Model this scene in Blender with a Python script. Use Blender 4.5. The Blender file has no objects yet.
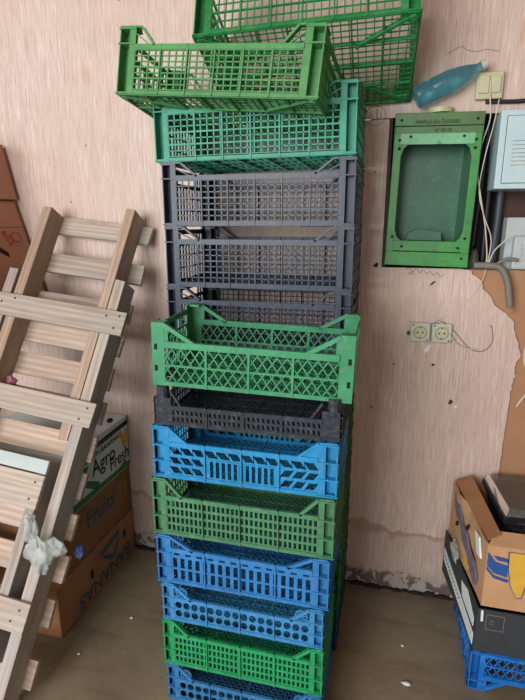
import bpy, math, random
from mathutils import Matrix, Vector, Euler
random.seed(7)
SC = bpy.context.scene
COL = SC.collection
R = math.radians

# ------------------------------------------------------------------ helpers
class MB:
    def __init__(s): s.v = []; s.f = []; s.M = None; s.mi = []; s.cur = 0
    def add(s, vs, fs):
        b = len(s.v)
        for p in vs:
            s.v.append(tuple(s.M @ Vector(p)) if s.M else tuple(p))
        for f in fs:
            s.f.append([b + i for i in f]); s.mi.append(s.cur)
    def box(s, x0, x1, y0, y1, z0, z1):
        s.add([(x0,y0,z0),(x1,y0,z0),(x1,y1,z0),(x0,y1,z0),(x0,y0,z1),(x1,y0,z1),(x1,y1,z1),(x0,y1,z1)],
              [(0,3,2,1),(4,5,6,7),(0,1,5,4),(1,2,6,5),(2,3,7,6),(3,0,4,7)])
    def prism(s, pts, y0, y1):
        """polygon in (x,z), extruded along y"""
        n = len(pts)
        a = sum(pts[i][0]*pts[(i+1)%n][1]-pts[(i+1)%n][0]*pts[i][1] for i in range(n))
        if a < 0: pts = pts[::-1]
        vs = [(p[0], y0, p[1]) for p in pts] + [(p[0], y1, p[1]) for p in pts]
        s.add(vs, [tuple(range(n)), tuple(range(2*n-1, n-1, -1))] + [(i, n+i, n+(i+1)%n, (i+1)%n) for i in range(n)])
    def bar2(s, a, b, w, y0, y1):
        """bar from a to b in (x,z), width w, extruded y0..y1"""
        dx, dz = b[0]-a[0], b[1]-a[1]; L = math.hypot(dx, dz) or 1
        nx, nz = -dz/L*w/2, dx/L*w/2
        s.prism([(a[0]+nx,a[1]+nz),(a[0]-nx,a[1]-nz),(b[0]-nx,b[1]-nz),(b[0]+nx,b[1]+nz)], y0, y1)
    def holes(s, x0, x1, z0, z1, nx, nz, shape, y0, y1):
        """perforated sheet: every cell has one hole given by shape = points in -1..1 matched to points on the cell edge"""
        cw, ch = (x1-x0)/nx, (z1-z0)/nz
        n = len(shape)
        for i in range(nx):
            for j in range(nz):
                cx, cz = x0+(i+.5)*cw, z0+(j+.5)*ch
                o, h = [], []
                for k in range(n):
                    ang = 2*math.pi*k/n + math.pi/4
                    c, sn = math.cos(ang), math.sin(ang); m = max(abs(c), abs(sn))
                    o.append((cx+c/m*cw/2, cz+sn/m*ch/2)); h.append((cx+shape[k][0]*cw/2, cz+shape[k][1]*ch/2))
                vs = [(p[0],y0,p[1]) for p in o]+[(p[0],y0,p[1]) for p in h]+[(p[0],y1,p[1]) for p in o]+[(p[0],y1,p[1]) for p in h]
                fs = []
                for k in range(n):
                    q = (k+1) % n
                    fs += [(k,q,n+q,n+k), (2*n+q,2*n+k,3*n+k,3*n+q), (n+k,n+q,3*n+q,3*n+k)]
                s.add(vs, fs)
    def tube(s, pts, r, n=8, caps=True):
        pts = [Vector(p) for p in pts]
        rings = []
        up = Vector((0,0,1))
        prev = None
        for i, p in enumerate(pts):
            d = (pts[min(i+1,len(pts)-1)] - pts[max(i-1,0)]).normalized()
            if prev is None:
                a = d.cross(up)
                if a.length < 1e-3: a = d.cross(Vector((1,0,0)))
            else:
                a = prev - d*prev.dot(d)
            a.normalize(); prev = a.copy(); b = d.cross(a)
            rr = r[i] if isinstance(r, (list, tuple)) else r
            rings.append([p + a*math.cos(t)*rr + b*math.sin(t)*rr for t in [2*math.pi*k/n for k in range(n)]])
        vs = [q for ring in rings for q in ring]; fs = []
        for i in range(len(rings)-1):
            for k in range(n):
                q = (k+1) % n
                fs.append((i*n+k, i*n+q, (i+1)*n+q, (i+1)*n+k))
        if caps:
            fs.append(tuple(range(n-1,-1,-1))); fs.append(tuple(range((len(rings)-1)*n, len(rings)*n)))
        s.add(vs, fs)
    def build(s, name, mat, parent=None, bevel=0, smooth=False):
        me = bpy.data.meshes.new(name)
        me.from_pydata(s.v, [], s.f)
        mats = mat if isinstance(mat, (list, tuple)) else [mat]
        for m in mats: me.materials.append(m)
        if len(mats) > 1: me.polygons.foreach_set('material_index', s.mi)
        if smooth: me.polygons.foreach_set('use_smooth', [True]*len(me.polygons))
        me.update()
        o = bpy.data.objects.new(name, me); COL.objects.link(o)
        if parent: o.parent = parent
        if bevel:
            b = o.modifiers.new('bevel', 'BEVEL'); b.width = bevel; b.segments = 2; b.limit_method = 'ANGLE'
        return o

def tag(o, label=None, cat=None, group=None, kind=None):
    if label: o['label'] = label
    if cat: o['category'] = cat
    if group: o['group'] = group
    if kind: o['kind'] = kind
    return o
def empty(name, loc=(0,0,0), rot=(0,0,0)):
    o = bpy.data.objects.new(name, None); COL.objects.link(o); o.empty_display_size = .05
    o.location = loc; o.rotation_euler = rot
    return o
def copy_tree(o, parent=None):
    c = o.copy(); COL.objects.link(c)
    if parent: c.parent = parent
    for ch in list(o.children): copy_tree(ch, c)
    return c
def smooth_path(pts, n=6):
    P = [Vector(p) for p in pts]; out = []
    for i in range(len(P)-1):
        p0, p1, p2, p3 = P[max(i-1,0)], P[i], P[i+1], P[min(i+2,len(P)-1)]
        for k in range(n):
            t = k/n
            out.append(.5*((2*p1)+(-p0+p2)*t+(2*p0-5*p1+4*p2-p3)*t*t+(-p0+3*p1-3*p2+p3)*t**3))
    out.append(P[-1]); return out

# ------------------------------------------------------------------ materials
def lin(c):
    if isinstance(c, str): c = tuple(int(c[i:i+2],16)/255 for i in (0,2,4))
    return tuple((x/12.92 if x <= .04045 else ((x+.055)/1.055)**2.4) for x in c) + (1,)
class NT:
    def __init__(s, name):
        s.m = bpy.data.materials.new(name); s.m.use_nodes = True; s.t = s.m.node_tree
        s.b = s.t.nodes['Principled BSDF']
    def n(s, typ, **kw):
        nd = s.t.nodes.new(typ)
        for k, v in kw.items():
            if k in nd.inputs.keys() if isinstance(k, str) else False: nd.inputs[k].default_value = v
            else: setattr(nd, k, v)
        return nd
    def l(s, a, b): s.t.links.new(a, b)
    def coord(s, scale=(1,1,1), kind='Object', rot=(0,0,0)):
        tc = s.n('ShaderNodeTexCoord'); mp = s.n('ShaderNodeMapping')
        mp.inputs['Scale'].default_value = scale; mp.inputs['Rotation'].default_value = rot
        s.l(tc.outputs[kind], mp.inputs['Vector']); return mp.outputs['Vector']
    def noise(s, vec, scale, detail=4, rough=.55, dist=0):
        nd = s.n('ShaderNodeTexNoise'); s.l(vec, nd.inputs['Vector'])
        nd.inputs['Scale'].default_value = scale; nd.inputs['Detail'].default_value = detail
        nd.inputs['Roughness'].default_value = rough; nd.inputs['Distortion'].default_value = dist
        return nd.outputs['Fac']
    def ramp(s, fac, stops):
        nd = s.n('ShaderNodeValToRGB'); s.l(fac, nd.inputs['Fac'])
        e = nd.color_ramp.elements
        while len(e) < len(stops): e.new(.5)
        for i, (p, c) in enumerate(stops): e[i].position = p; e[i].color = c if len(c) == 4 else tuple(c)+(1,)
        return nd.outputs['Color']
    def mix(s, fac, a, b, mode='MIX'):
        nd = s.n('ShaderNodeMix'); nd.data_type = 'RGBA'; nd.blend_type = mode
        for sock, v in ((0, fac), (6, a), (7, b)):
            if hasattr(v, 'is_output'): s.l(v, nd.inputs[sock])
            else: nd.inputs[sock].default_value = v
        return nd.outputs[2]
    def math(s, op, a, b=None, c=None):
        nd = s.n('ShaderNodeMath'); nd.operation = op
        for i, v in enumerate((a, b, c)):
            if v is None: continue
            if hasattr(v, 'is_output'): s.l(v, nd.inputs[i])
            else: nd.inputs[i].default_value = v
        return nd.outputs[0]
    def bump(s, h, strength=.3, dist=.002):
        nd = s.n('ShaderNodeBump'); s.l(h, nd.inputs['Height'])
        nd.inputs['Strength'].default_value = strength; nd.inputs['Distance'].default_value = dist
        s.l(nd.outputs[0], s.b.inputs['Normal'])
    def base(s, c):
        if hasattr(c, 'is_output'): s.l(c, s.b.inputs['Base Color'])
        else: s.b.inputs['Base Color'].default_value = c

def plastic(name, col, rough=.38, dirt=.25, dusty=(.45,.42,.38)):
    t = NT(name); v = t.coord()
    n1 = t.noise(v, 9, 5); n2 = t.noise(v, 70, 3)
    base = lin(col)
    dk = tuple(x*.72 for x in base[:3])+(1,)
    c = t.mix(t.ramp(n1, [(.35,(0,0,0)),(.7,(1,1,1))]), dk, base)
    f = t.math('MULTIPLY', t.ramp(n2, [(.5,(0,0,0)),(.75,(1,1,1))]), dirt)
    t.base(t.mix(f, c, tuple(dusty)+(1,)))
    t.b.inputs['Roughness'].default_value = rough
    t.b.inputs['Specular IOR Level'].default_value = .28
    return t.m
def flat(name, col, rough=.6, metal=0, var=.12):
    t = NT(name); v = t.coord(); n = t.noise(v, 25, 4)
    b = lin(col); dk = tuple(x*(1-var*2) for x in b[:3])+(1,)
    t.base(t.mix(n, dk, tuple(min(1,x*(1+var)) for x in b[:3])+(1,)))
    t.b.inputs['Roughness'].default_value = rough; t.b.inputs['Metallic'].default_value = metal
    return t.m
def wood(name, light, dark, axis, gray=.3, graycol='9a968c'):
    t = NT(name)
    oi = t.n('ShaderNodeObjectInfo')
    sc = (1.2,14,14) if axis == 'x' else (14,1.2,14)
    v0 = t.coord(sc)
    ad = t.n('ShaderNodeVectorMath'); ad.operation = 'ADD'; t.l(v0, ad.inputs[0])
    cb = t.n('ShaderNodeCombineXYZ')
    r50 = t.math('MULTIPLY', oi.outputs['Random'], 37.0)
    for i in range(3): t.l(r50, cb.inputs[i])
    t.l(cb.outputs[0], ad.inputs[1]); v = ad.outputs[0]
    w = t.n('ShaderNodeTexWave'); w.wave_type = 'BANDS'; w.bands_direction = 'Y' if axis == 'x' else 'X'
    t.l(v, w.inputs['Vector']); w.inputs['Scale'].default_value = 1.1; w.inputs['Distortion'].default_value = 9
    w.inputs['Detail'].default_value = 3; w.inputs['Detail Scale'].default_value = .6
    n1 = t.noise(v, 3.5, 6, .65)
    c = t.mix(t.math('MULTIPLY', w.outputs['Fac'], .55), lin(light), lin(dark))
    c = t.mix(t.ramp(n1, [(.42,(0,0,0)),(.72,(.8,.8,.8))]), c, lin(dark))
    v2 = t.coord((5,5,5)); n2 = t.noise(v2, 1.3, 5)
    g = t.math('MULTIPLY', t.ramp(n2, [(.35,(0,0,0)),(.65,(1,1,1))]), gray)
    c = t.mix(g, c, lin(graycol))
    hsv = t.n('ShaderNodeHueSaturation'); t.l(c, hsv.inputs['Color'])
    t.l(t.math('MULTIPLY_ADD', oi.outputs['Random'], .3, .85), hsv.inputs['Value'])
    t.base(hsv.outputs[0]); t.b.inputs['Roughness'].default_value = .8
    t.bump(n1, .4, .002)
    return t.m
def cardboard(name, col, stain=.3):
    t = NT(name); v = t.coord(); n = t.noise(v, 7, 6, .65); n2 = t.noise(t.coord((3,3,90)), 3, 2)
    b = lin(col)
    c = t.mix(t.ramp(n, [(.3,(0,0,0)),(.7,(1,1,1))]), tuple(x*(1-stain) for x in b[:3])+(1,), b)
    t.base(c); t.b.inputs['Roughness'].default_value = .75; t.bump(n, .25, .004)
    return t.m
def clear(name, col, rough=.1, trans=1.0, alpha=1.0):
    t = NT(name); t.b.inputs['Base Color'].default_value = lin(col); t.b.inputs['Roughness'].default_value = rough
    t.b.inputs['Transmission Weight'].default_value = trans; t.b.inputs['IOR'].default_value = 1.3
    t.b.inputs['Alpha'].default_value = alpha
    return t.m

def wall_material():
    t = NT('plywood_with_grain_and_water_stain')
    v = t.coord((1,1,1))
    g1 = t.noise(t.coord((210,210,9)), 1.0, 4, .65, .3)      # fine vertical grain
    g2 = t.noise(t.coord((330,330,16)), 1.0, 2, .6)
    g3 = t.noise(t.coord((30,30,2)), 1.0, 3, .5)
    big = t.noise(v, 1.6, 4)
    base = t.mix(t.ramp(g1, [(.36,(0,0,0)),(.68,(1,1,1))]), lin('d6c6bc'), lin('ae998e'))
    base = t.mix(t.math('MULTIPLY', t.ramp(g3, [(.42,(0,0,0)),(.6,(1,1,1))]), .30), base, lin('b09b8b'))
    dash = t.ramp(g2, [(.62,(0,0,0)),(.70,(1,1,1))])
    base = t.mix(t.math('MULTIPLY', dash, .6), base, lin('8a6c5c'))
    base = t.mix(t.math('MULTIPLY', t.ramp(big, [(.4,(0,0,0)),(.7,(1,1,1))]), .35), base, lin('c2a491'))
    sep = t.n('ShaderNodeSeparateXYZ'); tc = t.n('ShaderNodeTexCoord'); t.l(tc.outputs['Object'], sep.inputs[0])
    z = sep.outputs['Z']
    # yellowish blotches
    bl = t.noise(t.coord((1,1,.6)), 7, 3)
    base = t.mix(t.math('MULTIPLY', t.ramp(bl, [(.64,(0,0,0)),(.74,(1,1,1))]), .35), base, lin('a98455'))
    # rising damp: brown tide line about 28 cm above the floor
    wob = t.noise(v, 9, 5, .6); wob2 = t.noise(v, 26, 4, .6)
    zz = t.math('ADD', z, t.math('MULTIPLY_ADD', wob, .20, -.10))
    damp = t.ramp(t.math('MULTIPLY', zz, 2.0), [(.0,(.5,.5,.5)),(.25,(.30,.30,.30)),(.50,(.36,.36,.36)),(.545,(.95,.95,.95)),(.575,(1,1,1)),(.585,(0,0,0)),(1,(0,0,0))])
    base = t.mix(t.math('MULTIPLY', damp, .62), base, lin('8f6c4e'))
    # peeled, blackened foot with pale flakes
    zz2 = t.math('ADD', z, t.math('MULTIPLY_ADD', wob2, .20, -.10))
    rot = t.ramp(t.math('MULTIPLY', zz2, 5.0), [(.30,(1,1,1)),(.42,(0,0,0))])
    flake = t.ramp(t.noise(t.coord((1,1,.8)), 17, 4, .6, .8), [(.50,(0,0,0)),(.53,(1,1,1))])
    base = t.mix(rot, base, t.mix(flake, lin('62564c'), lin('a79e93')))
    # scattered specks and nail heads
    vo = t.n('ShaderNodeTexVoronoi'); vo.feature = 'F1'; t.l(v, vo.inputs['Vector']); vo.inputs['Scale'].default_value = 7
    sp = t.ramp(vo.outputs['Distance'], [(.025,(1,1,1)),(.04,(0,0,0))])
    base = t.mix(t.math('MULTIPLY', sp, .6), base, lin('5a4334'))
    t.base(base); t.b.inputs['Roughness'].default_value = .62
    t.bump(t.math('ADD', g1, t.math('MULTIPLY', dash, -.4)), .25, .002)
    return t.m
def floor_material():
    t = NT('worn_painted_floor')
    v = t.coord((1,1,1)); n = t.noise(v, 2.3, 6, .6, .4); n2 = t.noise(v, 22, 5, .6); n3 = t.noise(t.coord((1,5,1), rot=(0,0,.3)), 3, 4)
    c = t.mix(t.ramp(n, [(.3,(0,0,0)),(.7,(1,1,1))]), lin('6b604f'), lin('8b826c'))
    c = t.mix(t.math('MULTIPLY', t.ramp(n3, [(.5,(0,0,0)),(.75,(1,1,1))]), .5), c, lin('4e4133'))
    c = t.mix(t.math('MULTIPLY', t.ramp(n2, [(.62,(0,0,0)),(.8,(1,1,1))]), .5), c, lin('aaa492'))
    t.base(c); t.l(t.ramp(n2, [(.3,(.28,.28,.28)),(.8,(.55,.55,.55))]), t.b.inputs['Roughness'])
    t.bump(n2, .15, .002)
    return t.m

M = {}
M['wall'] = wall_material(); M['floor'] = floor_material()
M['hardboard'] = cardboard('brown_hardboard', 'a97f5e', .15)
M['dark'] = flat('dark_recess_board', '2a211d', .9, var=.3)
M['brown'] = flat('reddish_brown_timber', '4b3128', .8, var=.25)
M['g_top'] = plastic('fresh_green_plastic', '4d8f54', .42, .12)
M['g_big'] = plastic('bright_green_plastic', '2c8549', .45, .12)
M['teal'] = plastic('teal_green_plastic', '24957a', .42, .12)
M['black'] = plastic('slate_black_plastic', '2b384b', .32, .08)
M['black2'] = plastic('charcoal_black_plastic', '2d323b', .35, .1)
M['g_diag'] = plastic('mint_green_plastic', '3f9167', .35, .12)
M['b_sky'] = plastic('sky_blue_plastic', '2488be', .35, .12)
M['g_dull'] = plastic('dull_forest_green_plastic', '47805c', .35, .15)
M['b_mid'] = plastic('mid_blue_plastic', '3079b8', .35, .12)
M['b_mid2'] = plastic('soft_blue_plastic', '3a86bd', .35, .12)
M['g_emer'] = plastic('emerald_green_plastic', '249a5e', .35, .12)
M['b_low'] = plastic('steel_blue_plastic', '3477ac', .35, .12)
M['g_dark'] = plastic('dark_green_plastic', '1a6a34', .5, .5)
M['b_dark'] = plastic('navy_blue_plastic', '1d3d6a', .5)
M['b_right'] = plastic('vivid_blue_plastic', '1f74c8', .35, .1)
M['ink'] = flat('black_ink', '1b1a1a', .8)
M['slot'] = flat('black_slot', '0a0a0a', .9)
M['wx'] = wood('pale_pallet_wood_across', 'c0ab9a', '927a68', 'x', .4)
M['wxg'] = wood('grey_weathered_wood_across', 'b5a698', '857567', 'x', .5, '9a9a94')
M['wy'] = wood('pale_pallet_wood_upright', 'b29a87', '866c57', 'y', .3)
M['wyg'] = wood('blue_grey_weathered_wood_upright', 'a89c90', '7d6c5c', 'y', .5, '93989a')
M['card'] = cardboard('brown_cardboard', 'a5764e')
M['card_d'] = cardboard('dark_brown_cardboard', '8f6440', .35)
M['card_l'] = cardboard('light_brown_cardboard', 'c39a70', .25)
M['card_red'] = cardboard('reddish_cardboard', 'b08268', .15)
M['white'] = cardboard('white_printed_cardboard', 'c9d2cf', .12)
M['blackcard'] = cardboard('black_printed_cardboard', '33383c', .25)
M['greenink'] = flat('green_ink', '16723f', .7)
M['blueink'] = flat('blue_ink', '1f4f93', .7)
M['tealink'] = flat('faded_blue_ink', '24566f', .8)
M['yellowink'] = flat('yellow_ink', 'd2a63c', .7)
M['oldyellow'] = flat('faded_yellow_ink', '8a6a30', .8)
M['redink'] = flat('red_ink', 'b03a2c', .7)
M['purpleink'] = flat('faded_purple_ink', '73697a', .8, var=.3)
M['paper'] = flat('white_paper', 'd7dcda', .7, var=.06)
M['housing'] = None
M['cream'] = flat('cream_plastic', 'b9b896', .45, var=.08)
M['sockwhite'] = flat('grey_green_plastic', 'b7beae', .45, var=.1)
M['cabinet'] = flat('pale_blue_grey_enamel', 'b3cdd2', .4, var=.05)
M['foam'] = cardboard('white_scribbled_plastic', 'b4bfc0', .2)
M['wire_white'] = flat('white_cable', 'cfc8b8', .5)
M['wire_grey'] = flat('grey_cable', '8a8178', .6)
M['wire_black'] = flat('black_cable', '17171a', .5)
M['conduit'] = flat('grey_conduit', '77756c', .6)
M['pipe'] = flat('dark_blue_grey_pipe', '39434d', .5)
M['cont'] = plastic('glossy_black_plastic', '14181f', .3, .15)
M['clear'] = clear('clear_plastic', 'e8f0f0', .08, .95)
M['bottle'] = clear('blue_tinted_plastic', '86cbdc', .2, .9)
M['cap'] = flat('grey_white_cap', 'b9b9b2', .5)
M['bag'] = clear('thin_translucent_bag', 'eaf4f2', .3, .6, .6)
M['nail'] = flat('rusty_nail', '4a4038', .5, .6)
M['pink'] = flat('pink_cloth', 'c88aa0', .8)
def housing_mat(name, c1, c2, c3):
    t = NT(name); v = t.coord(); n = t.noise(v, 14, 6, .65); n2 = t.noise(v, 45, 4)
    c = t.mix(t.ramp(n, [(.35,(0,0,0)),(.65,(1,1,1))]), lin(c1), lin(c2))
    c = t.mix(t.math('MULTIPLY', t.ramp(n2, [(.58,(0,0,0)),(.7,(1,1,1))]), .6), c, lin(c3))
    t.base(c); t.b.inputs['Roughness'].default_value = .4
    return t.m
M['housing'] = housing_mat('green_enamelled_steel', '2c7a37', '35913f', '5b4a2c')
M['housing_lip'] = housing_mat('light_green_enamelled_steel', '5fa573', '72b585', '41503a')
M['housing_top'] = housing_mat('brownish_green_steel', '4a5f3a', '3f7a3c', '60463a')
M['housing_in'] = housing_mat('blue_green_enamelled_steel', '2a6a45', '245a42', '477a5e')

# ------------------------------------------------------------------ lettering
def lettering(name, body, mat, parent, origin, ux, uy, size, depth=.0006, align='LEFT', sx=1.0, shear=0):
    """flat letters lying in the plane of ux (reading direction) and uy (letter up)"""
    cu = bpy.data.curves.new(name, 'FONT'); cu.body = body; cu.size = size; cu.extrude = depth; cu.align_x = align; cu.shear = shear
    tmp = bpy.data.objects.new('tmp', cu); COL.objects.link(tmp)
    dg = bpy.context.evaluated_depsgraph_get(); dg.update()
    me = bpy.data.meshes.new_from_object(tmp.evaluated_get(dg))
    bpy.data.objects.remove(tmp)
    ux = Vector(ux).normalized(); uy = Vector(uy).normalized(); n = ux.cross(uy)
    Mx = Matrix(((ux.x*sx,uy.x,n.x,origin[0]),(ux.y*sx,uy.y,n.y,origin[1]),(ux.z*sx,uy.z,n.z,origin[2]),(0,0,0,1)))
    me.transform(Mx); me.materials.clear(); me.materials.append(mat)
    o = bpy.data.objects.new(name, me); COL.objects.link(o); o.parent = parent
    return o

# ------------------------------------------------------------------ crates
SQ = [(.0,0)]
def quadshape(fx, fz, slant=0):   # corner order: 45,135,225,315 degrees
    return [(fx+slant,fz),(-fx+slant,fz),(-fx-slant,-fz),(fx-slant,-fz)]
CIRC = [(.82*math.cos(2*math.pi*k/16+math.pi/4), .82*math.sin(2*math.pi*k/16+math.pi/4)) for k in range(16)]
def span(a, b, step):
    n = max(1, round((b-a)/step)); return [a+(b-a)*i/n for i in range(n+1)]
def diag_lattice(mb, x0, x1, z0, z1, step, w, y0, y1, slope=1.5):
    """crossing slanted bars clipped to the rectangle"""
    h = z1-z0; run = h/slope
    for sgn in (1,-1):
        x = x0-run
        while x < x1+run:
            a, b = (x, z0), (x+sgn*run, z1)
            ts = []
            def at(t): return (a[0]+(b[0]-a[0])*t, a[1]+(b[1]-a[1])*t)
            t0, t1 = 0, 1; dx = b[0]-a[0]
            for lim, side in ((x0,1),(x1,-1)):
                t = (lim-a[0])/dx
                if (dx*side) > 0: t0 = max(t0, t)
                else: t1 = min(t1, t)
            if t1 > t0+.02: mb.bar2(at(t0), at(t1), w, y0, y1)
            x += step
def grid(mb, x0, x1, z0, z1, sx, sz, w, y0, y1):
    for x in span(x0, x1, sx): mb.box(x-w/2, x+w/2, y0, y1, z0, z1)
    for z in span(z0, z1, sz): mb.box(x0, x1, y0+.0004, y1-.0004, z-w/2, z+w/2)

def long_panel(mb, kind, W, rim, H, pw, gus):
    """outer face at y=0 looking to -y, thickness towards +y"""
    xi = W/2-pw; T = .004
    if kind == 'grid':
        mb.box(-xi, xi, -.004, T, rim-.014, rim); mb.box(-xi, xi, -.002, T, .002, .014)
        maj = span(-xi, xi, .083)
        for x in maj[1:-1]: mb.box(x-.002, x+.002, -.005, T, .002, rim)
        zs = [.014+(rim-.028)*k/7 for k in range(8)]
        for k, z in enumerate(zs):
            w = .0022 if k in (0,2,4,7) else .0016
            mb.box(-xi, xi, -.002 if k in (0,2,4,7) else 0, T-.001, z-w, z+w)
        for x in span(-xi, xi, .0207): mb.box(x-.0018, x+.0018, 0, T, .01, rim-.01)
    elif kind == 'diamond':
        mb.box(-xi, xi, -.006, T+.002, rim-.017, rim); mb.box(-xi, xi, -.003, T, .002, .013)
        mid = (rim+.0)/2-.004
        mb.box(-xi, xi, -.003, T, mid-.0025, mid+.0025)
        for x in span(-xi, xi, .11)[1:-1]: mb.box(x-.003, x+.003, -.005, T, .002, rim)
        diag_lattice(mb, -xi, xi, .010, rim-.012, .026, .0032, 0, .003, 1.45)
    else:
        if kind == 'slots2': top = .028
        else: top = .012
        mb.box(-xi, xi, -.004, T, rim-.012, rim); mb.box(-xi, xi, -.003, T, .002, .013)
        z0, z1 = .013, rim-.012
        nr = span(-xi, xi, .1)
        for x in nr[1:-1]: mb.box(x-.002, x+.002, -.006, T, .002, rim)
        if kind == 'circles':
            mb.holes(-xi, xi, z0, z1, round(2*xi/.0255), 2, CIRC, 0, .003)
        elif kind == 'greenslots':
            mb.holes(-xi, xi, z0, z1, round(2*xi/.0138), 4, quadshape(.60,.72), 0, .003)
        elif kind == 'tallslots':
            mb.holes(-xi, xi, z1-.018, z1, round(2*xi/.034), 1, quadshape(.5,.4), 0, .003)
            mb.holes(-xi, xi, z0, z1-.018, round(2*xi/.024), 2, quadshape(.56,.84), 0, .003)
        elif kind == 'smallslots':
            mb.holes(-xi, xi, z0-.002, z1+.002, round(2*xi/.0135), 2, quadshape(.45,.62,-.18), 0, .003)
        elif kind == 'slant':
            h = (z1-z0)/3; c = 2*xi
            mb.holes(-xi, xi, z1-h, z1, 12, 1, quadshape(.72,.70,-.40), 0, .003)
            mb.holes(-xi, -xi+.10, z0, z1-h, 3, 2, quadshape(.70,.68,-.38), 0, .003)
            mb.holes(-xi+.10, -xi+.115, z0, z1-h, 1, 1, quadshape(.02,.02), 0, .003)
            mb.holes(-xi+.115, xi-.115, z0, z1-h*1.05, round((c-.23)/.017), 1, quadshape(.6,.86), 0, .003)
            mb.holes(xi-.115, xi-.1, z0, z1-h, 1, 1, quadshape(.02,.02), 0, .003)
            mb.holes(xi-.10, xi, z0, z1-h, 3, 2, quadshape(.70,.68,.38), 0, .003)
    for s in (-1, 1):
        a = s*xi; b = s*(xi-gus)
        if kind in ('grid',):
            mid = (a-s*.018, H-.004)
            mb.bar2((a, H-.003), mid, .005, -.004, T+.008); mb.bar2(mid, (b, rim-.004), .006, -.004, T+.008); mb.bar2((a, H-.02), (b, rim-.012), .003, 0, T)
        elif kind == 'slant':
            mb.prism([(a, rim-.005), (a, H-.001), (a-s*.004, H-.001), (b, rim-.005)], 0, T)
            mb.bar2((a, H-.003), (b, rim-.003), .006, -.005, T)
        elif kind == 'circles':
            mb.bar2((a, H-.004), (b, rim-.004), .008, -.004, T)
            c = (a-s*.024, rim+.016)
            for k in range(4):
                an = k*math.pi/4
                mb.bar2((c[0]-.016*math.cos(an), c[1]-.016*math.sin(an)), (c[0]+.016*math.cos(an), c[1]+.016*math.sin(an)), .003, 0, .003)
            ring = [(c[0]+.017*math.cos(t*math.pi/6), c[1]+.017*math.sin(t*math.pi/6)) for t in range(13)]
            for k in range(12): mb.bar2(ring[k], ring[k+1], .004, 0, T)
            mb.prism([(a, rim-.004), (a, rim+.005), (a-s*.035, rim-.004)], 0, T)
        elif kind == 'diamond':
            mb.bar2((a, H-.006), (b, rim-.006), .011, -.004, T+.002)
            mb.box(min(a,a-s*.010), max(a,a-s*.010), 0, T, rim-.01, H-.004)
        elif kind == 'smallslots':
            mb.bar2((a, H-.01), (b, rim-.003), .006, -.003, T)
        else:
            mb.bar2((a, H-.004), (b, rim-.004), .008, -.004, T+.002)

def end_panel(mb, kind, D, H, pw):
    """in (x=depth coordinate) local plane, outer face at y=0"""
    xi = D/2-.03
    top = H-.012
    mb.box(-xi, xi, 0, .004, top-.016, top); mb.box(-xi, xi, 0, .004, .002, .014)
    if kind == 'diamond':
        diag_lattice(mb, -xi, xi, .01, top-.045, .028, .003, 0, .003, 1.45); mb.box(-xi, xi, 0, .004, top-.05, top-.044)
        for x in span(-xi, xi, .09): mb.box(x-.004, x+.004, 0, .004, .01, top)
    elif kind == 'grid':
        for x in span(-xi, xi, .026): mb.box(x-.0055, x+.0055, 0, .004, .01, top-.045 if abs(x) < .06 else top-.01)
        for z in span(.01, top-.045, .04): mb.box(-xi, xi, -.003, .004, z-.002, z+.002)
        mb.box(-xi, xi, -.002, .005, top-.055, top-.043)
    else:
        for x in span(-xi, xi, .02): mb.box(x-.003, x+.003, 0, .004, .01, top-.04 if abs(x) < .05 else top-.01)
        for z in span(.01, top-.04, .028): mb.box(-xi, xi, -.003, .004, z-.002, z+.002)

def post_mesh(mb, kind, H, pw):
    """corner post: outer corner at (0,0), front flange towards +x, side flange towards +y"""
    foot = .004
    if kind == 'round':
        mb.box(0, pw, 0, .004, .004, H*.72); mb.box(0, .004, 0, pw*.8, .004, H*.72)
        mb.tube([(pw*.42,pw*.34,0),(pw*.42,pw*.34,H*.98)], [pw*.32,pw*.27], 12)
        mb.tube([(pw*.42,pw*.34,H*.62),(pw*.42,pw*.34,H)], [pw*.38,pw*.33], 12)
        for z in (.01, H*.3, H*.6): mb.box(-.002, pw, -.002, pw*.6, z, z+.003)
        return
    if kind == 'plain':
        d = .004; mb.box(pw*.55, pw, -.001, .004, .0, H); mb.box(0, pw*.55, -.001, .004, .0, H)
    else:
        d = .030 if kind == 'solid' else .016
        mb.box(0, .003, -.001, d, 0, H)
        mb.box(pw*.62, pw, -.001, .004, .0, H)             # inner flange
        mb.box(.002, pw*.62, d, d+.004, .0, H)            # groove bottom
        mb.box(pw*.62, pw*.70, 0, d+.004, .0, H)
        if kind == 'ribbed': mb.box(0, .004, .004, .03, 0, H)
    mb.box(-.0005, .004, d if kind == 'solid' else .0, .05, .0, H)                    # side flange
    mb.box(.002, pw, 0, .03, H-.006, H)           # cap
    n = {'solid': 1, 'ribbed': 3, 'plain': 0}[kind]
    if kind == 'solid':
        for z in (H*.74,): mb.box(-.0025, pw+.001, -.0035, d+.002, z-.0015, z+.0022); mb.box(-.0035, .004, -.001, .05, z-.0015, z+.0022)
    if kind == 'plain':
        mb.tube([(pw*.3,.02,-foot),(pw*.3,.02,.002)], pw*.2, 8); return
    for k in range(n+1):
        z = .004+(H-.012)*k/n
        mb.box(-.0025, pw+.001, -.0035, d+.002, z-.0015, z+.0022)
        mb.box(-.0035, .004, -.001, .05, z-.0015, z+.0022)
    mb.tube([(pw*.3,.02,-foot),(pw*.3,.02,.002)], pw*.2, 8)

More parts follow.
